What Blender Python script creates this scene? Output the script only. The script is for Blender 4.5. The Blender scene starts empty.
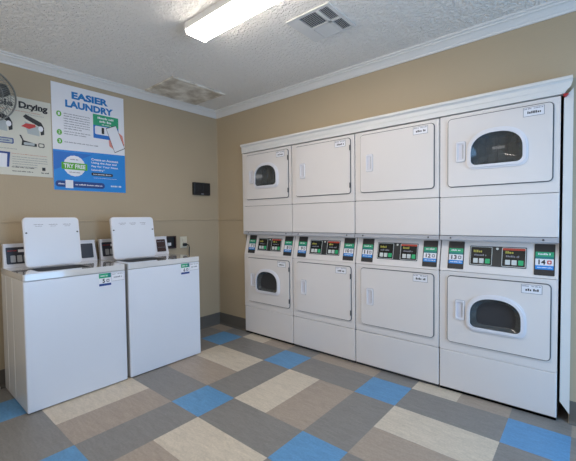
import bpy, bmesh, math, random
from mathutils import Vector, Matrix
random.seed(4)
C = bpy.context.scene
COL = C.collection
PI = math.pi

# ------------------------------------------------------------------ camera
FPX = 352.78
cam = bpy.data.cameras.new('camera')
cam.sensor_fit = 'HORIZONTAL'; cam.sensor_width = 36.0
cam.lens = FPX / 576 * 36.0
cam.clip_start = 0.02
cam_o = bpy.data.objects.new('camera', cam); COL.objects.link(cam_o)
yaw, pitch, roll = 0.7008, -0.0337, -0.0112
r0 = Vector((math.cos(yaw), math.sin(yaw), 0)); fh = Vector((-math.sin(yaw), math.cos(yaw), 0)); zz = Vector((0, 0, 1))
fw = fh * math.cos(pitch) + zz * math.sin(pitch); up = -fh * math.sin(pitch) + zz * math.cos(pitch)
rr = r0 * math.cos(roll) + up * math.sin(roll); uu = -r0 * math.sin(roll) + up * math.cos(roll)
M = Matrix((rr, uu, -fw)).transposed().to_4x4(); M.translation = Vector((3.3434, -2.6768, 1.2495))
cam_o.matrix_world = M
C.camera = cam_o

# ------------------------------------------------------------------ world, added lights, exposure
w = bpy.data.worlds.new('world'); C.world = w; w.use_nodes = True
bg = w.node_tree.nodes['Background']; bg.inputs[0].default_value = (0.62, 0.78, 1.0, 1); bg.inputs[1].default_value = 1.0

def area(name, loc, rot, sx, sy, power, color):
    l = bpy.data.lights.new(name, 'AREA'); l.shape = 'RECTANGLE'; l.size = sx; l.size_y = sy
    l.energy = power; l.color = color
    o = bpy.data.objects.new(name, l); COL.objects.link(o); o.location = loc; o.rotation_euler = rot
    return o
# added lights: cool daylight at an unseen doorway, warm fill at an unseen window
area('added_doorway_daylight', (4.75, -1.05, 1.08), (0, PI / 2 - 0.30, 0), 2.0, 1.15, 46, (0.28, 0.58, 1.0))
area('added_window_fill', (1.9, -4.05, 1.55), (PI / 2 + 0.55, 0, 0), 2.3, 1.25, 27, (1.0, 0.93, 0.86))
LAMP = 28.5
C.view_settings.view_transform = 'Standard'; C.view_settings.look = 'None'
C.view_settings.gamma = 1.0; C.view_settings.use_curve_mapping = False
C.view_settings.exposure = 0.0

# ------------------------------------------------------------------ materials
def lin(c):
    def f(v):
        v /= 255.0
        return v / 12.92 if v <= 0.04045 else ((v + 0.055) / 1.055) ** 2.4
    return (f(c[0]), f(c[1]), f(c[2]), 1.0)

def mat(name, rgb, rough=0.5, metal=0.0, noise=0.0, nscale=8.0, bump=0.0, bscale=60.0, coat=0.0, emit=None, estr=0.0, spec=0.5):
    m = bpy.data.materials.new(name); m.use_nodes = True
    nt = m.node_tree; b = nt.nodes['Principled BSDF']
    b.inputs['Roughness'].default_value = rough; b.inputs['Metallic'].default_value = metal
    b.inputs['Specular IOR Level'].default_value = spec
    b.inputs['Coat Weight'].default_value = coat
    col = lin(rgb)
    tc = nt.nodes.new('ShaderNodeTexCoord')
    n = nt.nodes.new('ShaderNodeTexNoise'); n.inputs['Scale'].default_value = nscale; n.inputs['Detail'].default_value = 4
    nt.links.new(tc.outputs['Object'], n.inputs['Vector'])
    mx = nt.nodes.new('ShaderNodeMix'); mx.data_type = 'RGBA'
    a = max(noise, 0.01)
    mx.inputs['A'].default_value = tuple(v * (1 - a) for v in col[:3]) + (1,)
    mx.inputs['B'].default_value = tuple(min(1, v * (1 + a)) for v in col[:3]) + (1,)
    nt.links.new(n.outputs['Fac'], mx.inputs['Factor']); nt.links.new(mx.outputs['Result'], b.inputs['Base Color'])
    if bump:
        n2 = nt.nodes.new('ShaderNodeTexNoise'); n2.inputs['Scale'].default_value = bscale; n2.inputs['Detail'].default_value = 3
        nt.links.new(tc.outputs['Object'], n2.inputs['Vector'])
        bp = nt.nodes.new('ShaderNodeBump'); bp.inputs['Strength'].default_value = bump; bp.inputs['Distance'].default_value = 0.01
        nt.links.new(n2.outputs['Fac'], bp.inputs['Height']); nt.links.new(bp.outputs['Normal'], b.inputs['Normal'])
    if emit:
        b.inputs['Emission Color'].default_value = lin(emit); b.inputs['Emission Strength'].default_value = estr
    return m

WALL = mat('beige_paint', (180, 162, 134), 0.62, noise=0.03, nscale=2.5, bump=0.10, bscale=90)
TRIM = mat('white_trim_paint', (224, 222, 218), 0.42, noise=0.02, nscale=6)
BASE = mat('grey_vinyl_base', (98, 93, 86), 0.5, noise=0.06)
ENAMEL = mat('white_enamel', (227, 221, 217), 0.28, noise=0.006, spec=0.45)
ENAMEL2 = mat('white_enamel_edge', (214, 214, 215), 0.32, noise=0.006)
DOORW = mat('white_enamel_door', (228, 222, 218), 0.26, noise=0.006, spec=0.45)
WASHW = mat('washer_enamel', (225, 229, 237), 0.24, noise=0.006)  # white enamel; base colour tinted blue to strengthen the daylight cast
DECK = mat('washer_deck_enamel', (214, 212, 210), 0.08, noise=0.006, coat=1.0)
WSIDE = mat('washer_side_enamel', (222, 220, 216), 0.2, noise=0.01)
PLAST = mat('white_plastic', (227, 226, 230), 0.38)
LEDGE = mat('grey_ledge', (172, 173, 178), 0.35)
GAP = mat('dark_seam', (52, 52, 54), 0.7)
GASKET = mat('grey_gasket', (78, 78, 80), 0.6)
DARK = mat('black_plastic', (26, 26, 28), 0.45)
PLATE = mat('charcoal_plate', (46, 43, 42), 0.5)
BOARD = mat('control_board', (40, 42, 42), 0.35)
SCREENM = mat('dark_screen', (18, 22, 20), 0.25)
STEEL = mat('brushed_steel', (150, 150, 150), 0.35, metal=0.9)
HANDIN = mat('handle_recess', (214, 213, 220), 0.35)
DRUM = mat('drum_steel', (96, 100, 98), 0.3, metal=0.85)
GREEN = mat('print_green', (38, 160, 112), 0.5)
LEAF = mat('print_leaf_green', (88, 172, 40), 0.5)
BLUE = mat('print_blue', (20, 110, 196), 0.45, noise=0.12, nscale=3)
SKYB = mat('print_sky_blue', (22, 134, 214), 0.45)
NAVY = mat('print_navy', (24, 60, 130), 0.45)
TEAL = mat('print_teal', (22, 122, 120), 0.45)
PAPER = mat('white_paper', (232, 232, 236), 0.45)
OFFW = mat('cream_paper', (216, 213, 198), 0.6)
INK = mat('black_ink', (28, 28, 32), 0.5)
GREYINK = mat('grey_ink', (128, 128, 136), 0.5)
BLUEINK = mat('blue_ink', (14, 118, 188), 0.5)
REDINK = mat('red_ink', (196, 52, 48), 0.5)
ORANGEINK = mat('orange_ink', (190, 120, 84), 0.5)
SKIN = mat('print_skin', (222, 142, 128), 0.5)
LED_Y = mat('led_yellow', (168, 162, 70), 0.5)
LED_R = mat('print_red_strip', (176, 60, 40), 0.5)
BTN_W = mat('button_white', (206, 210, 206), 0.45)
BTN_G = mat('button_green', (40, 172, 110), 0.45)
RED = mat('red_plastic', (186, 42, 44), 0.45)
FANM = mat('fan_grey', (132, 134, 130), 0.4, metal=0.35)
FANB = mat('fan_blade_grey', (74, 76, 74), 0.45)
IVORY = mat('ivory_plastic', (214, 206, 184), 0.45)
BROWN = mat('dark_brown_box', (62, 38, 34), 0.55)
HOSE = mat('white_hose', (208, 206, 200), 0.5)
REG = mat('register_white', (214, 213, 210), 0.5)
REGD = mat('register_dark', (84, 82, 80), 0.8)
HOUS = mat('fixture_white', (225, 224, 220), 0.4)
LENS = mat('lit_lens', (250, 248, 240), 0.4, emit=(255, 245, 234), estr=LAMP)

def glass_mat():
    m = bpy.data.materials.new('dark_door_glass'); m.use_nodes = True
    nt = m.node_tree; b = nt.nodes['Principled BSDF']
    b.inputs['Base Color'].default_value = (0.16, 0.17, 0.17, 1); b.inputs['Roughness'].default_value = 0.06
    b.inputs['IOR'].default_value = 1.5; b.inputs['Specular IOR Level'].default_value = 0.9
    tr = nt.nodes.new('ShaderNodeBsdfTransparent'); tr.inputs[0].default_value = (0.38, 0.40, 0.40, 1)
    mx = nt.nodes.new('ShaderNodeMixShader'); mx.inputs[0].default_value = 0.45
    nt.links.new(tr.outputs[0], mx.inputs[1]); nt.links.new(b.outputs[0], mx.inputs[2])
    nt.links.new(mx.outputs[0], nt.nodes['Material Output'].inputs[0])
    return m
GLASS = glass_mat()

def ceiling_mat():
    m = bpy.data.materials.new('knockdown_ceiling'); m.use_nodes = True
    nt = m.node_tree; b = nt.nodes['Principled BSDF']
    b.inputs['Base Color'].default_value = lin((243, 239, 232)); b.inputs['Roughness'].default_value = 0.7
    tc = nt.nodes.new('ShaderNodeTexCoord')
    n = nt.nodes.new('ShaderNodeTexNoise'); n.inputs['Scale'].default_value = 42; n.inputs['Detail'].default_value = 3; n.inputs['Distortion'].default_value = 0.6
    rp = nt.nodes.new('ShaderNodeValToRGB'); rp.color_ramp.elements[0].position = 0.44; rp.color_ramp.elements[1].position = 0.60
    bp = nt.nodes.new('ShaderNodeBump'); bp.inputs['Strength'].default_value = 0.8; bp.inputs['Distance'].default_value = 0.010
    nt.links.new(tc.outputs['Object'], n.inputs['Vector']); nt.links.new(n.outputs['Fac'], rp.inputs[0])
    nt.links.new(rp.outputs[0], bp.inputs['Height']); nt.links.new(bp.outputs[0], b.inputs['Normal'])
    return m

def floor_mat():
    m = bpy.data.materials.new('vinyl_tile_floor'); m.use_nodes = True
    nt = m.node_tree; N = nt.nodes; L = nt.links; b = N['Principled BSDF']
    TX, TY, T = 0.2705, -0.1652, 0.3027
    geo = N.new('ShaderNodeNewGeometry'); sep = N.new('ShaderNodeSeparateXYZ'); L.new(geo.outputs['Position'], sep.inputs[0])
    def mth(op, a, c=None, d=None):
        n = N.new('ShaderNodeMath'); n.operation = op
        for i, v in enumerate((a, c, d)):
            if v is None: continue
            if isinstance(v, (int, float)): n.inputs[i].default_value = v
            else: L.new(v, n.inputs[i])
        return n.outputs[0]
    u = mth('DIVIDE', mth('SUBTRACT', sep.outputs[0], TX), T)
    v = mth('DIVIDE', mth('SUBTRACT', TY, sep.outputs[1]), T)
    mu = mth('FLOOR', mth('DIVIDE', u, 3.0)); mv = mth('FLOOR', mth('DIVIDE', v, 3.0))
    fu = mth('SUBTRACT', u, mth('MULTIPLY', mu, 3.0)); fv = mth('SUBTRACT', v, mth('MULTIPLY', mv, 3.0))
    iu = mth('LESS_THAN', fu, 1.0); iv = mth('LESS_THAN', fv, 1.0)
    blue = mth('MULTIPLY', iu, iv)
    grey = mth('SUBTRACT', mth('MAXIMUM', iu, iv), blue)
    par = mth('SUBTRACT', mth('ADD', mu, mv), mth('MULTIPLY', mth('FLOOR', mth('DIVIDE', mth('ADD', mu, mv), 2.0)), 2.0))
    # odd blocks split along u, even along v
    sel = mth('ADD', mth('MULTIPLY', fu, par), mth('MULTIPLY', fv, mth('SUBTRACT', 1.0, par)))
    cream = mth('LESS_THAN', sel, 2.0)
    # marbled streaks
    mp = N.new('ShaderNodeMapping'); L.new(geo.outputs['Position'], mp.inputs[0]); mp.inputs['Scale'].default_value = (6, 26, 1); mp.inputs['Rotation'].default_value = (0, 0, 0.5)
    n1 = N.new('ShaderNodeTexNoise'); n1.inputs['Scale'].default_value = 1.6; n1.inputs['Detail'].default_value = 6; n1.inputs['Distortion'].default_value = 1.2; L.new(mp.outputs[0], n1.inputs[0])
    n2 = N.new('ShaderNodeTexNoise'); n2.inputs['Scale'].default_value = 85; n2.inputs['Detail'].default_value = 2; L.new(geo.outputs['Position'], n2.inputs[0])
    # tile id -> shade
    cmb = N.new('ShaderNodeCombineXYZ'); L.new(mth('FLOOR', u), cmb.inputs[0]); L.new(mth('FLOOR', v), cmb.inputs[1])
    wn = N.new('ShaderNodeTexWhiteNoise'); L.new(cmb.outputs[0], wn.inputs[0])
    def mixc(f, A, B):
        n = N.new('ShaderNodeMix'); n.data_type = 'RGBA'
        if isinstance(f, float): n.inputs['Factor'].default_value = f
        else: L.new(f, n.inputs['Factor'])
        for k, c in (('A', A), ('B', B)):
            if isinstance(c, tuple): n.inputs[k].default_value = c
            else: L.new(c, n.inputs[k])
        return n.outputs['Result']
    c = mixc(cream, lin((166, 151, 136)), lin((205, 192, 173)))
    c = mixc(grey, c, lin((134, 130, 125)))
    c = mixc(blue, c, lin((96, 148, 190)))
    sh = mth('ADD', mth('ADD', 0.60, mth('MULTIPLY', n1.outputs['Fac'], 0.46)), mth('MULTIPLY', n2.outputs['Fac'], 0.36))
    hs = N.new('ShaderNodeHueSaturation'); L.new(c, hs.inputs['Color']); L.new(sh, hs.inputs['Value'])
    hs.inputs['Saturation'].default_value = 1.0
    # fine seam between tiles of different colour blocks
    L.new(hs.outputs[0], b.inputs['Base Color'])
    b.inputs['Roughness'].default_value = 0.42; b.inputs['Specular IOR Level'].default_value = 0.4
    bp = N.new('ShaderNodeBump'); bp.inputs['Strength'].default_value = 0.05; L.new(n2.outputs['Fac'], bp.inputs['Height']); L.new(bp.outputs[0], b.inputs['Normal'])
    return m

def return_mat():
    m = bpy.data.materials.new('stained_grille'); m.use_nodes = True
    nt = m.node_tree; b = nt.nodes['Principled BSDF']; b.inputs['Roughness'].default_value = 0.7
    tc = nt.nodes.new('ShaderNodeTexCoord')
    n = nt.nodes.new('ShaderNodeTexNoise'); n.inputs['Scale'].default_value = 7; n.inputs['Detail'].default_value = 6
    rp = nt.nodes.new('ShaderNodeValToRGB')
    e = rp.color_ramp.elements; e[0].position = 0.36; e[0].color = lin((182, 170, 152)); e[1].position = 0.62; e[1].color = lin((234, 228, 216))
    nt.links.new(tc.outputs['Object'], n.inputs[0]); nt.links.new(n.outputs['Fac'], rp.inputs[0]); nt.links.new(rp.outputs[0], b.inputs['Base Color'])
    return m

# ------------------------------------------------------------------ mesh helpers
_tc = {}
def text_geo(s, bold):
    k = (s, bold)
    if k in _tc: return _tc[k]
    cu = bpy.data.curves.new('t', 'FONT'); cu.body = s; cu.size = 1.0; cu.offset = bold; cu.resolution_u = 3
    o = bpy.data.objects.new('t', cu); COL.objects.link(o)
    dg = bpy.context.evaluated_depsgraph_get(); dg.update()
    e = o.evaluated_get(dg); me = e.to_mesh()
    vs = [(v.co.x, v.co.y) for v in me.vertices]; fs = [tuple(p.vertices) for p in me.polygons]
    e.to_mesh_clear(); bpy.data.objects.remove(o); bpy.data.curves.remove(cu)
    _tc[k] = (vs, fs); return _tc[k]

class MB:
    def __init__(s): s.bm = bmesh.new(); s.mats = []
    def mi(s, m):
        if m not in s.mats: s.mats.append(m)
        return s.mats.index(m)
    def faces(s, vs, fs, m, smooth=False, recalc=True):
        i = s.mi(m); V = [s.bm.verts.new(v) for v in vs]; out = []
        for f in fs:
            try: F = s.bm.faces.new([V[k] for k in f])
            except ValueError: continue
            F.material_index = i; F.smooth = smooth; out.append(F)
        if recalc: bmesh.ops.recalc_face_normals(s.bm, faces=out)
        return s
    def box(s, x0, x1, y0, y1, z0, z1, m, bev=0.0, seg=2):
        t = bmesh.new(); bmesh.ops.create_cube(t, size=1)
        for v in t.verts:
            v.co = Vector((x0 + (v.co.x + .5) * (x1 - x0), y0 + (v.co.y + .5) * (y1 - y0), z0 + (v.co.z + .5) * (z1 - z0)))
        if bev: bmesh.ops.bevel(t, geom=list(t.edges), offset=bev, segments=seg, profile=0.5, affect='EDGES')
        t.verts.index_update()
        s.faces([v.co.copy() for v in t.verts], [[v.index for v in f.verts] for f in t.faces], m); t.free(); return s
    def prism(s, loop, w0, w1, m, mp, hole=None, smooth=False):
        """solid between depths w0 and w1 from a 2-D loop (and optional hole)"""
        t = bmesh.new()
        def ring(lp):
            vs = [t.verts.new((u, v, 0)) for u, v in lp]
            es = [t.edges.new((vs[i], vs[(i + 1) % len(vs)])) for i in range(len(vs))]
            return vs, es
        v1, e1 = ring(loop); es = list(e1)
        if hole:
            v2, e2 = ring(hole); es += e2
        bmesh.ops.triangle_fill(t, edges=es, use_beauty=True)
        t.verts.index_update()
        n = len(t.verts); base = [(v.co.x, v.co.y) for v in t.verts]; tri = [[v.index for v in f.verts] for f in t.faces]
        vs = [mp(u, v, w0) for u, v in base] + [mp(u, v, w1) for u, v in base]
        fs = [f for f in tri] + [[k + n for k in f] for f in tri]
        a = len(loop)
        fs += [[i, (i + 1) % a, (i + 1) % a + n, i + n] for i in range(a)]
        if hole:
            h = len(hole); fs += [[a + i, a + (i + 1) % h, a + (i + 1) % h + n, a + i + n] for i in range(h)]
        t.free(); return s.faces(vs, fs, m, smooth)
    def rect(s, u0, u1, v0, v1, w, m, mp):
        """thin printed patch or plate"""
        return s.prism([(u0, v0), (u1, v0), (u1, v1), (u0, v1)], w - 0.0004, w, m, mp)
    def text(s, st, u0, u1, v0, v1, w, m, mp, bold=0.02, slope=0.0):
        vs, fs = text_geo(st, bold)
        ax = min(v[0] for v in vs); bx = max(v[0] for v in vs); ay = min(v[1] for v in vs); by = max(v[1] for v in vs)
        P = [mp(u0 + (x - ax) / (bx - ax) * (u1 - u0), v0 + (y - ay) / (by - ay) * (v1 - v0), w) for x, y in vs]
        return s.faces(P, fs, m, recalc=False)
    def greek(s, u0, u1, v, h, w, m, mp):
        """one line of unreadably small print"""
        u = u0
        while u < u1 - h * 0.6:
            for _ in range(random.randint(3, 7)):
                if u > u1 - h * 0.5: break
                l = random.uniform(0.38, 0.62) * h; k = random.choice((0.72, 0.72, 1.0))
                s.rect(u, u + l, v, v + h * k, w, m, mp); u += l + h * 0.2
            u += h * 0.5
        return s
    def tube(s, pts, r, m, n=8, closed=False):
        pts = [Vector(p) for p in pts]; k = len(pts); vs = []; fs = []
        for i, p in enumerate(pts):
            a = pts[(i - 1) % k] if (closed or i) else p; b = pts[(i + 1) % k] if (closed or i < k - 1) else p
            d = (b - a).normalized(); ref = Vector((0, 0, 1)) if abs(d.z) < 0.9 else Vector((1, 0, 0))
            x = d.cross(ref).normalized(); y = d.cross(x)
            for j in range(n):
                t = 2 * PI * j / n; vs.append(p + (x * math.cos(t) + y * math.sin(t)) * r)
        for i in range(k if closed else k - 1):
            for j in range(n):
                i2 = (i + 1) % k
                fs.append([i * n + j, i * n + (j + 1) % n, i2 * n + (j + 1) % n, i2 * n + j])
        if not closed: fs += [list(range(n)), list(range((k - 1) * n, k * n))]
        return s.faces(vs, fs, m, True)
    def cyl(s, c, axis, r0, r1, l, m, n=20):
        ax = Vector(axis).normalized(); ref = Vector((0, 0, 1)) if abs(ax.z) < 0.9 else Vector((1, 0, 0))
        x = ax.cross(ref).normalized(); y = ax.cross(x); c = Vector(c); vs = []
        for r, h in ((r0, 0), (r1, l)):
            for j in range(n):
                t = 2 * PI * j / n; vs.append(c + ax * h + (x * math.cos(t) + y * math.sin(t)) * r)
        fs = [[j, (j + 1) % n, n + (j + 1) % n, n + j] for j in range(n)] + [list(range(n)), list(range(n, 2 * n))]
        return s.faces(vs, fs, m)
    def build(s, name, parent=None, label=None):
        me = bpy.data.meshes.new(name); s.bm.to_mesh(me); s.bm.free()
        for m in s.mats: me.materials.append(m)
        o = bpy.data.objects.new(name, me); COL.objects.link(o)
        if parent: o.parent = parent
        if label: o['label'] = label
        return o

def tag(o, label, cat, group=None, kind=None):
    o['label'] = label; o['category'] = cat
    if group: o['group'] = group
    if kind: o['kind'] = kind
    return o
def thing(name, loc, label, cat, group=None):
    o = bpy.data.objects.new(name, None); COL.objects.link(o); o.location = loc; o.empty_display_size = 0.1
    return tag(o, label, cat, group)
def struct(o, label=None, cat=None):
    o['kind'] = 'structure'
    if label: o['label'] = label; o['category'] = cat
    return o

def rrect(u0, u1, v0, v1, r, n=5):
    out = []
    for cx, cy, a in ((u1 - r, v0 + r, -PI / 2), (u1 - r, v1 - r, 0), (u0 + r, v1 - r, PI / 2), (u0 + r, v0 + r, PI)):
        for k in range(n + 1):
            t = a + PI / 2 * k / n; out.append((cx + r * math.cos(t), cy + r * math.sin(t)))
    return out
def dshape(u0, u1, v0, v1, r, fr=0.42, ex=2.35, n=10):
    """flat-bottomed loop with an arched top"""
    out = []
    for cx, cy, a in ((u1 - r, v0 + r, -PI / 2),):
        for k in range(6): t = a + PI / 2 * k / 5; out.append((cx + r * math.cos(t), cy + r * math.sin(t)))
    vm = v0 + (v1 - v0) * fr; uc = (u0 + u1) / 2; a_ = (u1 - u0) / 2; b_ = v1 - vm
    for k in range(2 * n + 1):
        t = PI * k / (2 * n); c, s_ = math.cos(t), math.sin(t)
        out.append((uc + a_ * math.copysign(abs(c) ** (2 / ex), c), vm + b_ * abs(s_) ** (2 / ex)))
    for k in range(6): t = PI + PI / 2 * k / 5; out.append((u0 + r + r * math.cos(t), v0 + r + r * math.sin(t)))
    return out

# ------------------------------------------------------------------ the room
X1, Y1, H = 4.7, -3.95, 2.5
DX, DW, DY = 0.4835, 0.686, -0.035
struct(MB().box(-0.1, X1 + 1.5, Y1 - 0.1, 0.9, -0.1, 0, floor_mat()).build('floor'))
struct(MB().box(-0.1, X1 + 0.1, Y1 - 0.1, 0.9, H, H + 0.1, ceiling_mat()).build('ceiling'))
struct(MB().box(-0.1, 0, Y1 - 0.1, 0.9, 0, H, WALL).build('wall_left'))
b = MB(); xr = DX + 4 * DW + 0.052
b.box(0, DX - 0.006, 0, 0.1, 0, H, WALL); b.box(DX - 0.006, xr, 0, 0.1, 1.962, H, WALL); b.box(xr, X1, 0, 0.1, 0, H, WALL)
struct(b.build('wall_back'))
b = MB(); b.box(DX - 0.1, xr + 0.1, 0.85, 0.9, 0, H, WALL); b.box(DX - 0.106, DX - 0.006, 0.1, 0.85, 0, H, WALL); b.box(xr, xr + 0.1, 0.1, 0.85, 0, H, WALL)
struct(b.build('wall_alcove'))
b = MB()   # right wall with an unseen, added doorway
b.box(X1, X1 + 0.1, Y1, -1.65, 0, H, WALL); b.box(X1, X1 + 0.1, -0.45, 0.1, 0, H, WALL); b.box(X1, X1 + 0.1, -1.65, -0.45, 2.1, H, WALL)
struct(b.build('wall_right'))
b = MB()
b.box(0, 0.7, Y1 - 0.1, Y1, 0, H, WALL); b.box(3.1, X1, Y1 - 0.1, Y1, 0, H, WALL)
b.box(0.7, 3.1, Y1 - 0.1, Y1, 0, 0.9, WALL); b.box(0.7, 3.1, Y1 - 0.1, Y1, 2.2, H, WALL)
struct(b.build('wall_front'))
b = MB()
for x in (0.7, 1.5, 2.3, 3.05): b.box(x, x + 0.05, Y1 - 0.07, Y1 + 0.01, 0.9, 2.2, TRIM)
b.box(0.7, 3.1, Y1 - 0.07, Y1 + 0.02, 0.9, 0.95, TRIM); b.box(0.7, 3.1, Y1 - 0.07, Y1 + 0.01, 2.15, 2.2, TRIM)
struct(b.build('added_window_1'))  # frame of the unseen front window, added to carry the fill light
b = MB()
for y in (-1.71, -0.45): b.box(X1 - 0.02, X1, y, y + 0.06, 0, 2.16, TRIM)
b.box(X1 - 0.02, X1, -1.71, -0.39, 2.1, 2.16, TRIM)
struct(b.build('added_door_1'))  # casing of the added doorway, out of view

# crown moulding, one run per wall, mitred in the corner
prof = [(0, 2.4325), (0.010, 2.4325), (0.013, 2.445), (0.020, 2.450), (0.030, 2.462), (0.044, 2.474), (0.056, 2.478), (0.058, 2.486), (0.074, 2.489), (0.075, 2.5), (0, 2.5)]
def sweep(name, pf):
    vs = []; n = len(prof)
    for e in (0, 1):
        for d, z in prof: vs.append(pf(e, d, z))
    fs = [[i, (i + 1) % n, (i + 1) % n + n, i + n] for i in range(n)] + [list(range(n)), list(range(n, 2 * n))]
    return struct(MB().faces(vs, fs, TRIM).build(name))
sweep('trim_1', lambda e, d, z: (d, -d if e == 0 else Y1, z))
sweep('trim_2', lambda e, d, z: (d if e == 0 else X1, -d, z))
# faint panel joint strips and corner bead
struct(MB().box(0, 0.007, Y1, 0, 1.240, 1.252, WALL, 0.002).build('trim_3'))
struct(MB().box(0.007, DX - 0.006, -0.007, 0, 1.238, 1.250, WALL, 0.002).build('trim_4'))
struct(MB().cyl((0.002, -0.002, 0.14), (0, 0, 1), 0.007, 0.007, 2.30, WALL, 10).build('trim_5'))
# vinyl cove base
def cove(name, pf):
    pr = [(0, 0), (0.018, 0), (0.013, 0.004), (0.008, 0.012), (0.005, 0.025), (0.004, 0.132), (0.002, 0.138), (0, 0.138)]
    vs = []; n = len(pr)
    for e in (0, 1):
        for d, z in pr: vs.append(pf(e, d, z))
    fs = [[i, (i + 1) % n, (i + 1) % n + n, i + n] for i in range(n)] + [list(range(n)), list(range(n, 2 * n))]
    return struct(MB().faces(vs, fs, BASE).build(name))
cove('baseboard_left', lambda e, d, z: (d, -d if e == 0 else Y1, z))
b = cove('baseboard_back', lambda e, d, z: (d if e == 0 else DX - 0.008, -d, z))
cove('baseboard_right', lambda e, d, z: (3.282 if e == 0 else X1, -d, z))

# header moulding over the dryers, with a mitred right end
hp = [(0, 1.960), (-0.046, 1.960), (-0.046, 1.990), (-0.049, 1.996), (-0.049, 2.022), (-0.056, 2.030), (-0.066, 2.034), (-0.066, 2.048), (-0.060, 2.054), (0, 2.054)]
vs = [(0.476, y, z) for y, z in hp] + [(3.236 + min(0.041, (z - 1.960) * 0.9), y, z) for y, z in hp]
n = len(hp)
struct(MB().faces(vs, [[i, (i + 1) % n, (i + 1) % n + n, i + n] for i in range(n)] + [list(range(n)), list(range(n, 2 * n))], TRIM).build('trim_6'))
WALLA = lambda u, v, w_: (u, -w_, v)
struct(MB().prism([(3.2375, 0.126), (3.284, 0.062), (3.281, 1.990), (3.2375, 1.938)], 0.0005, 0.021, TRIM, WALLA).build('trim_7'))
struct(MB().box(DX - 0.014, DX - 0.003, -0.030, -0.0005, 1.09, 1.958, TRIM, 0.002).build('trim_8'))
tag(MB().prism([(3.2345, 1.946), (3.248, 1.944), (3.259, 1.957), (3.236, 1.9585)], 0.022, 0.05, RED, WALLA).build('plug'),
    'small red plug wedged under the header trim at the right end of the dryers', 'plug')

# ------------------------------------------------------------------ stacked dryers
SL = 0.05
def panel(u, v, w_):       # sloping control panel: recessed at the top
    return (u, SL * max(0, (v - 0.867)) / 0.216 - w_, v)
FRONT = lambda u, v, w_: (u, -w_, v)

def number_sticker(parent, u0, num, red):
    b = MB(); u1 = u0 + 0.104
    b.prism(rrect(u0, u1, 0.884, 1.074, 0.004, 2), 0.0, 0.003, PLATE, panel)
    a, c = u0 + 0.006, u1 - 0.006
    b.rect(a, c, 0.998, 1.026, 0.0036, GREEN, panel); b.rect(a, c, 0.984, 0.998, 0.0036, TEAL, panel)
    b.rect(a, c, 0.944, 0.984, 0.0036, PAPER, panel); b.rect(a, c, 0.920, 0.944, 0.0036, SKYB, panel)
    b.greek(a + 0.014, c - 0.014, 1.008, 0.011, 0.004, PAPER, panel)
    b.text(num, a + 0.016 if len(num) > 1 else a + 0.030, a + 0.052, 0.950, 0.979, 0.0042, INK, panel, 0.03)
    b.prism(rrect(a + 0.060, a + 0.082, 0.953, 0.976, 0.005, 2), 0.0034, 0.0042, REDINK if red else GREYINK, panel)
    b.prism(rrect(a + 0.066, a + 0.076, 0.959, 0.970, 0.002, 2), 0.0038, 0.0045, PAPER, panel)
    b.greek(a + 0.010, c - 0.004, 0.929, 0.007, 0.004, PAPER, panel)
    return b.build('number_sticker', parent, 'black plate with a green, white and blue sticker reading ' + num)

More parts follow.
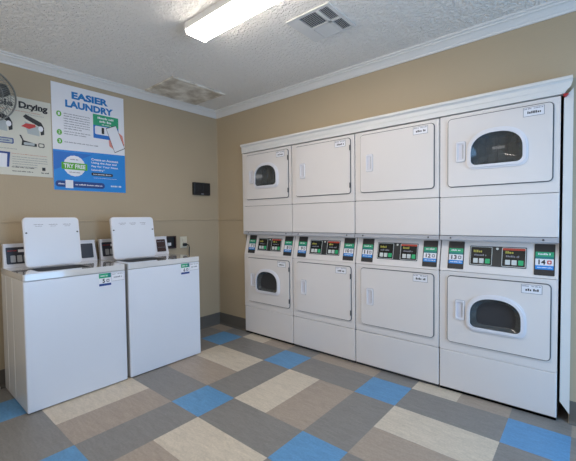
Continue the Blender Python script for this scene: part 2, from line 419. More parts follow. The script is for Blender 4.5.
def dryer(i, windowed, nums, label):
    r = thing('stacked_dryer', (DX + i * DW, DY, 0), label, 'dryer', 'row of stacked dryers')
    W_ = 0.682
    b = MB()
    b.box(0.002, W_, 0.10, 0.75, 0.0, 1.955, ENAMEL2)
    b.box(0.004, W_ - 0.002, 0.012, 0.12, 0.004, 0.86, GAP); b.box(0.004, W_ - 0.002, 0.012, 0.12, 1.11, 1.952, GAP) if not windowed else None
    if windowed:
        for z0, z1 in ((0.004, 0.30), (1.11, 1.39)): b.box(0.004, W_ - 0.002, 0.012, 0.12, z0, z1, GAP)
    for z0, z1, yf in ((0.02, 0.866, 0.012), (0.866, 1.084, 0.062), (1.084, 1.955, 0.012)):
        b.box(0.002, 0.012, yf, 0.11, z0, z1, GAP if i else ENAMEL2); b.box(W_ - 0.010, W_, yf, 0.11, z0, z1, GAP if i < 3 else ENAMEL2)
    b.box(0.012, W_ - 0.010, 0.055, 0.11, 0.86, 1.11, ENAMEL2)
    b.build('cabinet', r)
    for z0, z1, kz, d0, k in ((0.299, 0.864, 0.297, 0.367, 'lower'), (1.389, 1.953, 1.388, 1.459, 'upper')):
        o0, o1 = d0, d0 + 0.464
        win = dshape(0.200, 0.505, d0 + 0.128, d0 + 0.342, 0.035)
        win2 = dshape(0.212, 0.493, d0 + 0.140, d0 + 0.332, 0.03)
        b = MB()
        if windowed: b.prism(rrect(0.002, W_, z0, z1, 0.008, 3), -0.10, 0.0, ENAMEL, FRONT, hole=dshape(0.18, 0.525, d0 + 0.10, d0 + 0.37, 0.03))
        else: b.box(0.002, W_, 0.0, 0.04, z0, z1, ENAMEL, 0.006, 3)
        b.build('front_panel', r)
        b = MB()
        if k == 'lower': b.box(0.002, W_, 0.0, 0.03, 0.022, 0.296, ENAMEL, 0.006, 3)
        else: b.box(0.002, W_, 0.0, 0.03, 1.118, 1.386, ENAMEL, 0.005, 3)
        b.build('access_panel', r)
        # door with gasket, handle, notice sticker and (two units) an arched window
        b = MB(); lp = rrect(0.060, 0.646, o0, o1, 0.022)
        if windowed: b.prism(lp, 0.004, 0.0125, DOORW, FRONT, hole=win)
        else: b.prism(lp, 0.004, 0.0125, DOORW, FRONT)
        d = b.build('door', r)
        b = MB(); b.prism(rrect(0.0545, 0.6515, o0 - 0.0055, o1 + 0.0055, 0.027), 0.0005, 0.0055, GASKET, FRONT, hole=dshape(0.19, 0.515, d0 + 0.11, d0 + 0.36, 0.03) if windowed else None)
        b.build('door_gasket', d, 'grey rubber gasket')
        b = MB()
        hz0, hz1 = d0 + 0.166, d0 + 0.302
        b.prism(rrect(0.112, 0.170, hz0, hz1, 0.010, 3), 0.0125, 0.020, PLAST, FRONT, hole=rrect(0.122, 0.160, hz0 + 0.012, hz1 - 0.012, 0.006, 3))
        b.prism(rrect(0.122, 0.160, hz0 + 0.012, hz1 - 0.012, 0.006, 3), 0.0125, 0.0131, HANDIN, FRONT)
        b.prism(rrect(0.152, 0.160, hz0 + 0.020, hz1 - 0.020, 0.003, 2), 0.0128, 0.0145, LEDGE, FRONT)
        b.prism(rrect(0.109, 0.173, hz0 - 0.003, hz1 + 0.003, 0.012, 3), 0.0118, 0.0126, LEDGE, FRONT, hole=rrect(0.122, 0.160, hz0 + 0.012, hz1 - 0.012, 0.006, 3))
        b.build('door_handle', d)
        b = MB()
        sz = d0 + 0.400
        b.rect(0.498, 0.606, sz, sz + 0.056, 0.0133, GREYINK, FRONT); b.rect(0.5005, 0.6035, sz + 0.0025, sz + 0.0535, 0.0137, PAPER, FRONT)
        b.greek(0.503, 0.540, sz + 0.043, 0.007, 0.0141, GREYINK, FRONT); b.greek(0.552, 0.602, sz + 0.043, 0.007, 0.0141, GREYINK, FRONT)
        b.greek(0.520, 0.592, sz + 0.016, 0.015, 0.0141, INK, FRONT)
        b.build('notice_sticker', d, 'white notice sticker with small black print')
        for hz in (d0 + 0.045, d0 + 0.36) if i < 2 else ():
            MB().box(0.641, 0.648, -0.0155, -0.004, hz, hz + 0.045, GASKET, 0.002).build('hinge', d, 'dark hinge')
        if windowed:
            b = MB(); b.prism(dshape(0.180, 0.527, d0 + 0.106, d0 + 0.366, 0.05), 0.0125, 0.020, PLAST, FRONT, hole=win)
            b.prism(dshape(0.190, 0.517, d0 + 0.117, d0 + 0.354, 0.045), 0.0195, 0.028, PLAST, FRONT, hole=dshape(0.206, 0.499, d0 + 0.133, d0 + 0.337, 0.034))
            b.build('window_bezel', d, 'white plastic arched window bezel')
            b = MB(); vs = []; fs = []
            g = win; cu, cv = 0.3525, d0 + 0.225; rings = 5
            for k2 in range(rings):
                f = 1 - k2 / rings
                for u, v in g: vs.append((cu + (u - cu) * f, -(0.012 - 0.055 * (1 - f * f)), cv + (v - cv) * f))
            ng = len(g)
            for k2 in range(rings - 1):
                for j in range(ng): fs.append([k2 * ng + j, k2 * ng + (j + 1) % ng, (k2 + 1) * ng + (j + 1) % ng, (k2 + 1) * ng + j])
            fs.append(list(range((rings - 1) * ng, rings * ng)))
            b.faces(vs, fs, GLASS, True); b.build('window_glass', d, 'dark bowl shaped window glass')
            b = MB(); b.prism(dshape(0.185, 0.52, d0 + 0.105, d0 + 0.365, 0.03), -0.096, 0.0, DRUM, FRONT, hole=dshape(0.19, 0.515, d0 + 0.11, d0 + 0.36, 0.03))
            b.prism(dshape(0.185, 0.52, d0 + 0.105, d0 + 0.365, 0.03), -0.099, -0.094, DRUM, FRONT)
            for q in range(5): b.box(0.21 + q * 0.06, 0.225 + q * 0.06, 0.085, 0.095, d0 + 0.13, d0 + 0.32, PLATE)
            b.build('drum', r, 'grey steel drum behind the glass')
    # grey ledge with two screws
    b = MB(); b.prism([(0.06, 1.084), (-0.004, 1.084), (-0.006, 1.090), (0.001, 1.115), (0.06, 1.115)], 0.002, W_, LEDGE, lambda a, c, w_: (w_, a, c))
    l = b.build('ledge', r, 'grey metal ledge')
    for u in (0.075, W_ - 0.075): MB().cyl((u, -0.001, 1.101), (0, -1, 0), 0.007, 0.006, 0.006, GASKET, 10).build('screw', l)
    # control panel
    b = MB(); b.prism([(0.003, 0.867), (W_ - 0.001, 0.867), (W_ - 0.001, 1.083), (0.003, 1.083)], -0.03, 0.0, ENAMEL, panel)
    c = b.build('control_panel', r)
    number_sticker(c, 0.053, nums[0], False); number_sticker(c, 0.560, nums[1], i == 3)
    b = MB(); b.prism(rrect(0.193, 0.521, 0.917, 1.048, 0.004, 2), 0.0, 0.003, BOARD, panel)
    for s_, u0 in ((0, 0.197), (1, 0.385)):
        u1 = u0 + 0.132
        b.prism(rrect(u0, u1, 0.922, 1.044, 0.006, 2), 0.0028, 0.0042, BTN_W, panel, hole=rrect(u0 + 0.003, u1 - 0.003, 0.925, 1.041, 0.005, 2))
        b.rect(u0 + 0.003, u1 - 0.003, 0.925, 1.041, 0.0034, SCREENM, panel)
        if s_: b.rect(u0 + 0.004, u1 - 0.003, 1.027, 1.041, 0.0038, LED_R, panel)
        b.greek(u0 + 0.020, u0 + 0.072, 1.006, 0.016, 0.0038, LED_Y, panel)
        b.greek(u0 + 0.024, u0 + 0.100, 0.983, 0.012, 0.0038, GREYINK, panel)
    b.prism([(0.358 + 0.008 * math.cos(t * PI / 6), 1.034 + 0.008 * math.sin(t * PI / 6)) for t in range(12)], 0.0028, 0.0045, BTN_W, panel)
    b.build('display_board', c, 'dark twin display board')
    for u0 in (0.197, 0.385):
        for q, m in enumerate((BTN_W, BTN_W, BTN_G)):
            a = u0 + 0.020 + q * 0.036
            MB().prism(rrect(a, a + 0.028, 0.935, 0.966, 0.003, 2), 0.0034, 0.0065, m, panel).build('button', c, ('green' if q == 2 else 'white') + ' push button')
    # feet in the dark gap under the cabinet are hidden; the toe plate closes it
    return r

dryer(0, True, ('7', '8'), 'white stacked dryer with arched windows next to the bare corner wall, first from the left')
dryer(1, False, ('9', '10'), 'white stacked dryer with solid doors, beside the far windowed dryer by the corner')
dryer(2, False, ('11', '12'), 'white stacked dryer with solid doors and number 12 sticker, left of the nearest windowed dryer')
dryer(3, True, ('13', '14'), 'nearest white stacked dryer with wide arched windows and number 14 sticker at the right end')

# ------------------------------------------------------------------ top-load washers
def washer(y0, y1, num, ly0, ly1, label):
    XB, XF, ZT = 0.035, 0.616, 0.910
    r = thing('washing_machine', (XB, y0, 0), label, 'washing machine', 'pair of top-load washers')
    D, Wd = XF - XB, y1 - y0
    SX = lambda u, v, w_: (D + w_, u, v)           # front face, u along y
    TOPM = lambda u, v, w_: (u, v, w_)            # horizontal
    b = MB(); b.box(0, D - 0.012, 0, Wd, 0.008, 0.865, WSIDE, 0.004)
    for x in (0.13, 0.30): b.box(x, x + 0.008, -0.003, Wd + 0.003, 0.03, 0.86, WSIDE, 0.0025)
    b.box(0.03, D - 0.03, 0.03, Wd - 0.03, 0.0, 0.02, DARK)
    b.build('cabinet', r)
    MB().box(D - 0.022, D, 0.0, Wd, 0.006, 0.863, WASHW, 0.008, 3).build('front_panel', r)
    b = MB()
    hole = rrect(D - 0.33, D - 0.075, ly0 - y0 + 0.015, ly1 - y0 - 0.015, 0.04)
    b.prism(rrect(0.0, D + 0.002, -0.001, Wd + 0.001, 0.012, 4), 0.868, ZT, DECK, TOPM, hole=hole)
    dk = b.build('top_deck', r)
    b = MB(); b.prism(rrect(D - 0.335, D - 0.07, ly0 - y0 + 0.01, ly1 - y0 - 0.01, 0.04), 0.866, 0.868, DARK, TOPM)
    b.prism(rrect(D - 0.331, D - 0.074, ly0 - y0 + 0.014, ly1 - y0 - 0.014, 0.04), 0.868, 0.907, GASKET, TOPM, hole=rrect(D - 0.325, D - 0.080, ly0 - y0 + 0.020, ly1 - y0 - 0.020, 0.035))  # dark liner and plate below stand in for shade inside the tub
    b.build('tub_opening', dk, 'dark tub opening')
    # lid standing open, leaning back a little
    a0, a1 = ly0 - y0, ly1 - y0
    LX = 0.30 - XB; tilt = 0.055
    LID = lambda u, v, w_: (LX - (v - 0.92) * tilt / 0.36 + w_, u, v + 0.0)
    b = MB(); b.prism(rrect(a0, a1, 0.918, 1.278, 0.028, 5), -0.022, 0.0, PLAST, LID)
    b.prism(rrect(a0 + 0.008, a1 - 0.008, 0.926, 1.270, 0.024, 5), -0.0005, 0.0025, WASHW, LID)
    lid = b.build('lid', r)
    for u in (a0 + 0.016, a1 - 0.016): MB().prism([(u + 0.006 * math.cos(t * PI / 5), 1.166 + 0.006 * math.sin(t * PI / 5)) for t in range(10)], 0.0025, 0.008, GASKET, LID).build('bumper', lid, 'dark rubber bumper')
    for q in range(3):
        b = MB(); u = a0 + 0.065 + q * 0.095
        b.greek(u, u + 0.06, 1.224, 0.005, 0.003, GREYINK, LID)
        b.greek(u + 0.01, u + 0.05, 1.212, 0.004, 0.003, GREYINK, LID)
        b.build('instruction_print', lid, 'faint grey instruction print')
    for u in (a0 + 0.05, a1 - 0.09): MB().cyl((LX - 0.012, u, 0.917), (0, 1, 0), 0.010, 0.010, 0.04, PLAST, 10).build('lid_hinge', r)
    # console
    CF = lambda u, v, w_: (0.075 - (v - 0.91) * 0.035 / 0.17 + w_, u, v)
    b = MB(); cb = [(0.003, 0.910), (Wd - 0.003, 0.910), (Wd - 0.010, 1.080), (0.010, 1.080)]
    b.prism(cb, -0.036, 0.0, PLAST, CF)
    b.prism([(0.008, 1.074), (Wd - 0.008, 1.074), (Wd - 0.010, 1.084), (0.010, 1.084)], -0.04, 0.006, PLAST, CF)
    b.build('console', r)
    b = MB(); b.prism(rrect(0.022, 0.300, 0.935, 1.058, 0.006, 2), 0.0, 0.003, mat('console_panel', (52, 54, 64), 0.4), CF)
    b.rect(0.095, 0.19, 1.020, 1.040, 0.0036, PAPER, CF)
    b.greek(0.03, 0.09, 1.03, 0.006, 0.0036, REDINK, CF)
    cp = b.build('control_panel', r, 'dark control panel')
    for q in range(6): MB().prism(rrect(0.046 + q * 0.040, 0.076 + q * 0.040, 0.948, 0.998, 0.005, 2), 0.003, 0.007, mat('console_button', (176, 178, 182), 0.5) if q == 0 and num == '5' else bpy.data.materials['console_button'], CF).build('button', cp, 'light grey button')
    b = MB(); b.prism(rrect(Wd - 0.125, Wd - 0.030, 0.935, 1.056, 0.005, 2), 0.0, 0.003, bpy.data.materials['console_panel'] if num == '5' else BROWN, CF)
    if num != '5': b.greek(Wd - 0.118, Wd - 0.04, 0.975, 0.006, 0.0036, GREYINK, CF); b.greek(Wd - 0.118, Wd - 0.04, 1.030, 0.010, 0.0036, GREYINK, CF)
    b.build('coin_panel', r, 'dark panel at the right end of the console')
    # stickers
    b = MB(); u1 = Wd - 0.108; u0 = u1 - 0.086
    b.rect(u0, u1, 0.766, 0.858, 0.0008, PAPER, SX)
    b.rect(u0, u1, 0.824, 0.858, 0.0012, GREEN, SX); b.rect(u1 - 0.02, u1, 0.824, 0.858, 0.0014, TEAL, SX); b.rect(u0, u1, 0.766, 0.783, 0.0012, NAVY, SX)
    b.greek(u0 + 0.012, u1 - 0.02, 0.836, 0.011, 0.0018, PAPER, SX)
    b.text(num, u0 + 0.024, u0 + 0.042, 0.788, 0.818, 0.0016, INK, SX, 0.03)
    b.prism(rrect(u0 + 0.052, u0 + 0.074, 0.792, 0.814, 0.005, 2), 0.0008, 0.0016, GREYINK, SX)
    b.prism(rrect(u0 + 0.058, u0 + 0.068, 0.798, 0.808, 0.002, 2), 0.0008, 0.002, PAPER, SX)
    b.build('number_sticker', r, 'green, white and blue sticker reading ' + num)
    b = MB(); b.rect(Wd - 0.104, Wd - 0.010, 0.792, 0.854, 0.0006, GREYINK, SX); b.rect(Wd - 0.103, Wd - 0.011, 0.794, 0.853, 0.0009, PAPER, SX)
    b.greek(Wd - 0.098, Wd - 0.07, 0.842, 0.006, 0.0014, GREYINK, SX); b.greek(Wd - 0.06, Wd - 0.015, 0.842, 0.006, 0.0014, GREYINK, SX)
    b.greek(Wd - 0.088, Wd - 0.02, 0.816, 0.012, 0.0014, GREYINK, SX)
    b.build('notice_sticker', r, 'white notice sticker')
    for x in (0.06, D - 0.06):
        for y in (0.06, Wd - 0.06): MB().cyl((x, y, 0), (0, 0, 1), 0.02, 0.018, 0.02, DARK, 12).build('foot', r)
    return r
washer(-2.060, -1.410, '5', -1.968, -1.602, 'white top-load washer with raised lid under the drying poster, nearer of the two')
washer(-1.386, -0.722, '6', -1.352, -0.968, 'white top-load washer with raised lid beside the wall outlet, farther of the two')

# ------------------------------------------------------------------ left wall: posters, boxes, outlet, fan
WB = lambda u, v, w_: (w_, u, v)
p = thing('poster', (0, 0, 0), 'white and blue poster headed EASIER LAUNDRY on the beige wall', 'poster')
py0, py1, pz0, pz1, pm = -1.690, -1.100, 1.510, 2.392, 1.850
MB().prism([(py0, pz0), (py1, pz0), (py1, pz1), (py0, pz1)], 0.0005, 0.004, PAPER, WB).build('sheet', p)
b = MB(); b.text('EASIER', -1.540, -1.243, 2.284, 2.345, 0.0052, BLUEINK, WB, 0.05); b.text('LAUNDRY', -1.590, -1.200, 2.206, 2.267, 0.0052, BLUEINK, WB, 0.05)
b.build('heading', p, 'blue heading reading EASIER LAUNDRY')
for n_, z in (('1', 2.140), ('2', 1.988), ('3', 1.915)):
    b = MB(); b.prism([(-1.639 + 0.019 * math.cos(t * PI / 10), z + 0.023 * math.sin(t * PI / 10)) for t in range(20)], 0.004, 0.0046, LEAF, WB)
    b.text(n_, -1.646, -1.632, z - 0.012, z + 0.012, 0.0052, PAPER, WB, 0.02); b.build('bullet', p, 'green round bullet numbered ' + n_)
b = MB()
for k in range(7): b.greek(-1.604, -1.400 if k not in (6,) else -1.47, 2.146 - k * 0.0205, 0.008, 0.005, GREYINK, WB)
b.build('paragraph', p, 'seven lines of small grey print')
b = MB(); b.greek(-1.604, -1.40, 1.998, 0.008, 0.005, GREYINK, WB); b.greek(-1.604, -1.43, 1.978, 0.008, 0.005, GREYINK, WB)
b.build('paragraph', p, 'two lines of small grey print')
MB().greek(-1.604, -1.33, 1.910, 0.008, 0.005, GREYINK, WB).build('paragraph', p, 'single line of small grey print')
b = MB()
b.rect(-1.374, -1.153, 2.100, 2.196, 0.0046, GREEN, WB); b.rect(-1.374, -1.153, 1.985, 2.100, 0.0046, BLUE, WB)
b.prism(rrect(-1.360, -1.175, 2.020, 2.094, 0.012, 3), 0.0044, 0.0052, PAPER, WB)
b.greek(-1.335, -1.195, 2.160, 0.018, 0.0052, PAPER, WB); b.greek(-1.320, -1.205, 2.130, 0.020, 0.0052, PAPER, WB); b.greek(-1.30, -1.22, 2.108, 0.008, 0.0052, PAPER, WB)
b.text('1', -1.304, -1.282, 2.030, 2.085, 0.0058, INK, WB, 0.04)
b.build('sample_card', p, 'green and blue card showing a 1')
b = MB()
ph = [(-1.262, 2.082), (-1.178, 2.122), (-1.104, 1.928), (-1.192, 1.880)]
b.prism([(u - 0.004, v) for u, v in ((-1.240, 1.985), (-1.215, 1.985), (-1.190, 1.900), (-1.235, 1.930))], 0.004, 0.0056, SKIN, WB)
b.prism([(-1.165, 2.075), (-1.118, 2.040), (-1.102, 1.950), (-1.125, 1.965)], 0.004, 0.0056, SKIN, WB)
b.prism(ph, 0.004, 0.0068, PAPER, WB)
cx = sum(q[0] for q in ph) / 4; cy = sum(q[1] for q in ph) / 4
b.prism([(cx + (u - cx) * 1.06, cy + (v - cy) * 1.05) for u, v in ph], 0.004, 0.0062, INK, WB, hole=ph)
b.build('phone_picture', p, 'picture of a hand holding a white phone')
b = MB(); b.prism([(py0, pz0), (py1, pz0), (py1, pm + 0.010), (py0, pm - 0.008)], 0.004, 0.0045, SKYB, WB)
b.prism([(py0, pz0 + 0.16), (py0 + 0.30, pm - 0.02), (py0, pm - 0.02)], 0.0044, 0.0048, BLUE, WB)
b.build('blue_panel', p, 'blue lower panel')
b = MB(); b.prism([(-1.533 + 0.083 * math.cos(t * PI / 18) * (1 + 0.03 * (t % 2)), 1.718 + 0.086 * math.sin(t * PI / 18) * (1 + 0.03 * (t % 2))) for t in range(36)], 0.0048, 0.0054, PAPER, WB)
b.prism([(-1.632, 1.686), (-1.432, 1.686), (-1.432, 1.744), (-1.632, 1.744)], 0.0050, 0.0060, LEAF, WB)
b.text('TRY FREE', -1.616, -1.448, 1.698, 1.733, 0.0066, PAPER, WB, 0.03)
b.greek(-1.565, -1.50, 1.768, 0.009, 0.006, GREYINK, WB); b.greek(-1.575, -1.49, 1.660, 0.009, 0.006, GREYINK, WB)
b.build('badge', p, 'white round badge with a green TRY FREE band')
b = MB()
for k, (s_, e) in enumerate((('Create an Account', -1.165), ('Using the App and', -1.180), ('Pay for Your Next', -1.168), ('Laundry*', -1.285))):
    b.text(s_, -1.398, e, 1.782 - k * 0.031, 1.803 - k * 0.031, 0.0054, PAPER, WB, 0.025)
b.prism(rrect(-1.400, -1.215, 1.650, 1.676, 0.010, 3), 0.0046, 0.0052, INK, WB); b.greek(-1.385, -1.23, 1.659, 0.008, 0.0056, PAPER, WB)
b.greek(-1.380, -1.18, 1.628, 0.004, 0.005, PAPER, WB)
b.build('offer_print', p, 'white offer print')
b = MB(); b.prism(rrect(-1.680, -1.290, 1.536, 1.588, 0.024, 4), 0.0046, 0.0052, NAVY, WB)
b.greek(-1.660, -1.615, 1.556, 0.013, 0.0056, PAPER, WB); b.greek(-1.530, -1.310, 1.556, 0.012, 0.0056, PAPER, WB)
b.rect(-1.606, -1.548, 1.528, 1.596, 0.0058, PAPER, WB)
b.greek(-1.236, -1.140, 1.558, 0.018, 0.0052, PAPER, WB)
b.build('address_bar', p, 'navy address bar with white print')

p = thing('poster', (0, 0, 0), 'cream poster headed Drying with machine drawings, partly behind the wall fan', 'poster')
q0, q1, r0_, r1_ = -2.330, -1.697, 1.606, 2.206
b = MB(); b.prism([(q0, r0_), (q1, r0_), (q1, r1_), (q0, r1_)], 0.0005, 0.004, OFFW, WB); b.build('sheet', p)
b = MB(); b.text('Drying', -1.910, -1.719, 2.112, 2.176, 0.0052, INK, WB, 0.045)
MB().text('Simple', -2.150, -1.945, 2.112, 2.172, 0.0052, INK, WB, 0.045).build('heading', p, 'black heading word behind the fan')
for u in (-1.905, -1.872, -1.842, -1.806, -1.777): b.rect(u - 0.004, u + 0.014, 2.124, 2.130, 0.0054, INK, WB)
b.build('heading', p, 'black heading ending in Drying')
MB().greek(-2.13, -1.765, 2.098, 0.005, 0.005, ORANGEINK, WB).build('subheading', p, 'fine orange line under the heading')
MB().greek(-1.87, -1.745, 2.082, 0.004, 0.005, GREYINK, WB).build('caption', p)
MB().greek(-2.15, -1.93, 1.802, 0.005, 0.005, GREYINK, WB).build('caption', p)
b = MB(); b.greek(-1.963, -1.728, 1.768, 0.005, 0.005, ORANGEINK, WB)
for k in range(5): b.greek(-1.960, -1.73 if k < 3 else -1.80, 1.745 - k * 0.018, 0.005, 0.005, GREYINK, WB)
b.build('paragraph', p, 'block of small print')
MB().greek(-1.965, -1.82, 1.664, 0.008, 0.005, INK, WB).build('bold_line', p)
MB().greek(-1.962, -1.83, 1.634, 0.008, 0.005, INK, WB).build('bold_line', p)
b = MB()
b.prism([(-1.758 + 0.016 * math.cos(t * PI / 4) * (1 if t % 2 else .7), 1.668 + 0.018 * math.sin(t * PI / 4) * (1 if t % 2 else .7)) for t in range(8)], 0.004, 0.005, INK, WB)
b.greek(-1.775, -1.725, 1.632, 0.010, 0.005, INK, WB)
b.build('emblem', p, 'small black emblem')
MIST = mat('print_mist', (176, 184, 184), 0.5)
def machine(b, u, v, s, open_red):
    # drawn dryer: hood, front, drum, hand
    b.prism([(u, v + .13 * s), (u + .02 * s, v + .15 * s), (u + .13 * s, v + .10 * s), (u + .15 * s, v + .06 * s), (u + .15 * s, v), (u + .125 * s, v - .01 * s), (u + .12 * s, v + .06 * s), (u + .02 * s, v + .11 * s)], 0.004, 0.0048, INK, WB)
    b.prism([(u + .01 * s, v + .09 * s), (u + .11 * s, v + .06 * s), (u + .115 * s, v - .02 * s), (u + .03 * s, v - .01 * s)], 0.004, 0.0046, MIST, WB)
    b.prism([(u + .125 * s + .018 * s * math.cos(t * PI / 6), v + .045 * s + .024 * s * math.sin(t * PI / 6)) for t in range(12)], 0.0046, 0.0052, PAPER, WB)
    if open_red: b.prism([(u - .015 * s, v + .045 * s), (u + .02 * s, v + .075 * s), (u + .085 * s, v + .075 * s), (u + .09 * s, v + .055 * s), (u + .04 * s, v + .03 * s), (u + .01 * s, v + .04 * s)], 0.0046, 0.0054, REDINK, WB)
b = MB(); machine(b, -1.885, 1.945, 0.92, True); b.build('drawing', p, 'drawing of a dryer with a red cloth')
b = MB(); machine(b, -2.090, 1.950, 0.92, False); b.build('drawing', p, 'drawing of an open dryer')
b = MB()
b.prism([(-1.912, 1.918), (-1.900, 1.918), (-1.885, 1.88), (-1.80, 1.862), (-1.80, 1.84), (-1.90, 1.84), (-1.895, 1.88)], 0.004, 0.0048, INK, WB)
b.prism(rrect(-1.885, -1.815, 1.846, 1.866, 0.005, 2), 0.0046, 0.0052, MIST, WB); b.prism(rrect(-1.790, -1.748, 1.838, 1.872, 0.008, 2), 0.004, 0.0048, INK, WB, hole=rrect(-1.784, -1.754, 1.844, 1.866, 0.005, 2))
b.build('drawing', p, 'drawing of a lint screen')
b = MB(); b.prism(rrect(-2.10, -1.948, 1.842, 1.885, 0.008, 2), 0.004, 0.0048, NAVY, WB); b.prism(rrect(-2.09, -1.956, 1.849, 1.878, 0.006, 2), 0.0046, 0.0052, MIST, WB)
b.greek(-2.06, -1.97, 1.859, 0.010, 0.0056, NAVY, WB); b.build('drawing', p, 'drawing of a control strip')
b = MB(); b.prism([(-2.14, 1.775), (-1.975, 1.775), (-1.99, 1.662), (-2.14, 1.655)], 0.004, 0.0046, PAPER, WB)
b.prism([(-2.14, 1.778), (-1.972, 1.778), (-1.982, 1.665), (-1.996, 1.665), (-1.990, 1.764), (-2.14, 1.764)], 0.0046, 0.0052, NAVY, WB); b.build('drawing', p, 'drawing of a dryer door')

# black double switch box near the corner
t = thing('switch_box', (0, -0.247, 1.525), 'black double switch box on the left wall near the corner', 'switch')
MB().box(0.0006, 0.040, -0.110, 0.110, 0.0, 0.140, DARK, 0.006).build('box', t)
for u in (-0.104, 0.004): MB().box(0.039, 0.046, u, u + 0.100, 0.034, 0.136, DARK, 0.003).build('cover', t)
MB().box(0.039, 0.050, -0.020, 0.012, 0.006, 0.018, GREYINK, 0.003).build('latch', t, 'pale latch')
# water box behind the far washer
t = thing('washer_outlet_box', (0, -0.64, 0.95), 'dark brown recessed washer valve box on the wall beside the far washer console', 'outlet box')
MB().prism([(-0.060, 0.0), (0.056, 0.0), (0.056, 0.130), (-0.060, 0.130)], 0.0006, 0.026, BROWN, WB, hole=[(-0.050, 0.010), (0.046, 0.010), (0.046, 0.120), (-0.050, 0.120)]).build('frame', t)
MB().prism([(-0.052, 0.008), (0.048, 0.008), (0.048, 0.122), (-0.052, 0.122)], 0.0006, 0.004, DARK, WB).build('back_plate', t)
b = MB(); b.cyl((0.004, -0.028, 0.05), (1, 0, 0), 0.010, 0.010, 0.03, PLAST, 10); b.box(0.02, 0.032, -0.048, -0.008, 0.03, 0.062, PLAST, 0.004); b.build('valve', t, 'white valve handle')
# outlet with plug and cord
t = thing('wall_outlet', (0, -0.484, 0.945), 'ivory wall outlet with a black plug, behind the far washer', 'outlet')
MB().box(0.0006, 0.008, -0.042, 0.042, 0.0, 0.122, IVORY, 0.003).build('plate', t)
for z in (0.022, 0.072): MB().box(0.0075, 0.011, -0.018, 0.018, z, z + 0.030, IVORY, 0.003).build('socket', t)
MB().cyl((0.0075, 0, 0.061), (1, 0, 0), 0.004, 0.003, 0.002, STEEL, 8).build('screw', t)
t = thing('power_cord', (0, -0.484, 0.945), 'black power cord plugged into the ivory outlet and dropping behind the washer', 'cord')
MB().box(0.0112, 0.040, -0.016, 0.024, 0.020, 0.052, DARK, 0.006).build('plug', t)
MB().tube([(0.036, 0.02, 0.036), (0.046, 0.040, 0.030), (0.046, 0.046, 0.0), (0.040, 0.046, -0.06), (0.026, 0.040, -0.3), (0.022, 0.03, -0.62), (0.018, 0.02, -0.80)], 0.005, DARK, 8).build('cable', t)

# wall fan, mostly outside the left edge
FC = Vector((0.20, -2.155, 2.125)); FR = 0.187
t = thing('wall_fan', (0, FC.y, FC.z), 'grey wire cage wall fan at the left edge over the drying poster', 'fan')
def ring(x, r): return [(x, r * math.cos(2 * PI * k / 40), r * math.sin(2 * PI * k / 40)) for k in range(40)]
def grille(name, sgn):
    b = MB()
    dome = lambda r: 0.20 + sgn * 0.055 * (1 - (r / FR) ** 2) ** 0.5 + sgn * 0.004
    for r, th in ((FR, 0.005), (FR * 0.8, 0.002), (FR * 0.55, 0.002), (FR * 0.3, 0.0025)): b.tube(ring(dome(r), r), th, FANM, 6, True)
    for k in range(56):
        a = 2 * PI * k / 56; tw = 0.5
        b.tube([(dome(r), r * math.cos(a + tw * (1 - r / FR)), r * math.sin(a + tw * (1 - r / FR))) for r in (FR, FR * .85, FR * .65, FR * .45, FR * .25)], 0.0014, FANM, 5)
    return b, dome
b, dm = grille('front', 1); b.cyl((dm(0) - 0.008, 0, 0), (1, 0, 0), FR * 0.27, FR * 0.24, 0.010, FANM, 24); b.build('front_grille', t)
b, dm = grille('rear', -1); b.build('rear_grille', t)
for k in range(4):
    a = k * PI / 2 + 0.4; vs = []; fs = []
    for j in range(7):
        f = j / 6
        for dt, dx in ((-0.42, -0.014), (0, 0.0), (0.42, 0.016)):
            for th in (0.0, 0.003):
                r_ = 0.03 + f * (FR * 0.86 - 0.03); aa = a + dt * (0.45 + 0.55 * math.sin(PI * min(1, f * 0.9 + 0.1)))
                vs.append((0.20 + dx * (1 - 0.3 * f) + th, r_ * math.cos(aa), r_ * math.sin(aa)))
    for j in range(6):
        o = j * 6; n2 = o + 6
        for q in (0, 2):
            fs += [[o + q, o + q + 2, n2 + q + 2, n2 + q], [o + q + 1, o + q + 3, n2 + q + 3, n2 + q + 1]]
        fs += [[o, o + 1, n2 + 1, n2], [o + 4, o + 5, n2 + 5, n2 + 4]]
    fs += [[0, 2, 3, 1], [2, 4, 5, 3], [36, 38, 39, 37], [38, 40, 41, 39]]
    MB().faces(vs, fs, FANB, True).build('blade', t)
MB().cyl((0.170, 0, 0), (1, 0, 0), 0.035, 0.028, 0.05, FANB, 20).build('hub', t)
b = MB(); b.cyl((0.065, 0, 0), (1, 0, 0), 0.045, 0.055, 0.075, FANM, 24); b.build('motor', t)
b = MB(); b.box(0.0006, 0.012, -0.05, 0.05, -0.20, -0.04, FANM, 0.003); b.tube([(0.012, 0, -0.12), (0.07, 0, -0.11), (0.09, 0, -0.04)], 0.014, FANM, 10); b.build('bracket', t)

tag(MB().tube([(0.030, -2.09, 0.014), (0.032, -2.3, 0.013), (0.034, -2.6, 0.013), (0.03, -3.0, 0.013)], 0.012, HOSE, 10).build('drain_hose'),
    'white hose lying along the baseboard left of the near washer', 'hose')

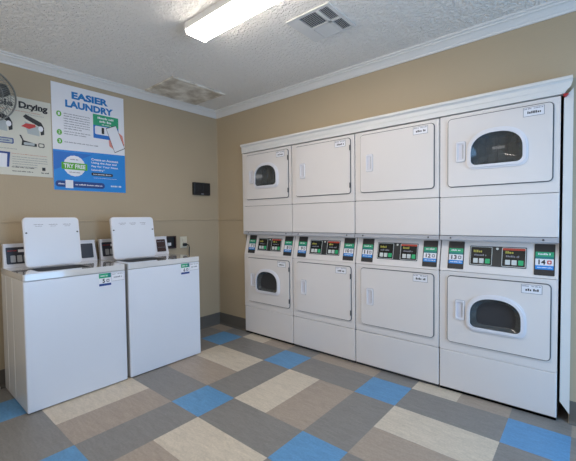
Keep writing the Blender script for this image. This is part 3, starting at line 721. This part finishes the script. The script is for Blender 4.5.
# ------------------------------------------------------------------ ceiling fixtures
t = thing('ceiling_light', (1.38, -1.265, H), 'long white fluorescent ceiling light, lit', 'ceiling light')
MB().box(0.004, 1.216, -0.081, 0.081, -0.048, -0.0006, HOUS, 0.003).build('housing', t)
LP = [(-0.082, -0.047), (-0.081, -0.053), (-0.068, -0.068), (0.068, -0.068), (0.081, -0.053), (0.082, -0.047)]
vs = [(0.012, y, z) for y, z in LP] + [(1.208, y, z) for y, z in LP]
MB().faces(vs, [[i, (i + 1) % 6, (i + 1) % 6 + 6, i + 6] for i in range(6)] + [list(range(6)), list(range(6, 12))], LENS).build('lens', t, 'glowing white wraparound lens')
EL = [(-0.083, -0.001), (-0.084, -0.054), (-0.071, -0.073), (0.071, -0.073), (0.084, -0.054), (0.083, -0.001)]
for x in (0.0, 1.208): MB().prism(EL, x, x + 0.012, HOUS, lambda u, v, w_: (w_, u, v)).build('end_cap', t)

CEIL = lambda u, v, w_: (u, v, -w_)
t = thing('air_register', (2.03, -0.77, H), 'square white four-way supply register on the ceiling near the fluorescent light', 'air vent')
L_ = lambda u, v, w_: (u - 2.03, v + 0.77, -w_)
b = MB(); b.prism([(1.868, -0.930), (2.192, -0.930), (2.192, -0.605), (1.868, -0.605)], 0.0006, 0.008, REG, L_, hole=[(1.955, -0.905), (2.166, -0.905), (2.166, -0.622), (1.955, -0.622)])
b.box(1.868 - 2.03, 2.192 - 2.03, -0.160 - 0.002, -0.160 + 0.002, -0.011, -0.006, REG)
b.box(1.955 - 2.03, 2.166 - 2.03, 0.001, 0.021, -0.010, -0.002, REG); b.box(2.083 - 2.03, 2.105 - 2.03, -0.135, 0.148, -0.010, -0.002, REG)
b.build('frame', t)
MB().prism([(1.95, -0.91), (2.17, -0.91), (2.17, -0.617), (1.95, -0.617)], 0.0004, 0.0012, REGD, L_).build('duct_opening', t, 'dark opening')
def slats(u0, u1, v0, v1, nn, along, tilt, m):
    b = MB()
    for k in range(nn):
        f = (k + 0.5) / nn
        if along == 'v':
            u = u0 + f * (u1 - u0); h = tilt
            b.prism([(u - 0.0035, 0.0015), (u - 0.0022, 0.0015), (u + 0.0022 + h, 0.0095), (u + 0.0008 + h, 0.0095)], v0, v1, m, lambda a, c, w_: (a - 2.03, w_ + 0.77, -c))
        else:
            v = v0 + f * (v1 - v0); h = tilt
            b.prism([(v - 0.0035, 0.0015), (v - 0.0022, 0.0015), (v + 0.0022 + h, 0.0095), (v + 0.0008 + h, 0.0095)], u0, u1, m, lambda a, c, w_: (w_ - 2.03, a + 0.77, -c))
    return b.build('louvers', t)
slats(1.957, 2.083, -0.905, -0.769, 9, 'v', 0.0, REG)
slats(2.105, 2.164, -0.905, -0.769, 5, 'v', 0.0, REG)
slats(2.105, 2.164, -0.749, -0.624, 5, 'v', 0.0, REG)
slats(1.957, 2.083, -0.749, -0.624, 8, 'h', 0.012, REG)

RM = return_mat()
t = thing('return_grille', (0.345, -0.645, H), 'stained rectangular return air grille on the ceiling by the corner', 'air vent')
G = lambda u, v, w_: (u, v, -w_)
b = MB(); b.prism([(-0.245, -0.29), (0.245, -0.29), (0.245, 0.285), (-0.245, 0.285)], 0.0006, 0.012, RM, G, hole=[(-0.215, -0.26), (0.215, -0.26), (0.215, 0.255), (-0.215, 0.255)]); b.build('frame', t)
b = MB()
for k in range(26):
    v = -0.256 + k * 0.0200
    b.prism([(v, 0.002), (v + 0.002, 0.002), (v + 0.0195, 0.010), (v + 0.0175, 0.010)], -0.216, 0.216, RM, lambda a, c, w_: (w_, a, -c))
b.build('louvers', t)
MB().box(0.236, 0.250, -0.292, 0.287, -0.020, -0.011, RM).build('hinge_edge', t)
MB().prism([(-0.22, -0.265), (0.22, -0.265), (0.22, 0.26), (-0.22, 0.26)], 0.0004, 0.001, REGD, G).build('filter', t, 'dark filter')
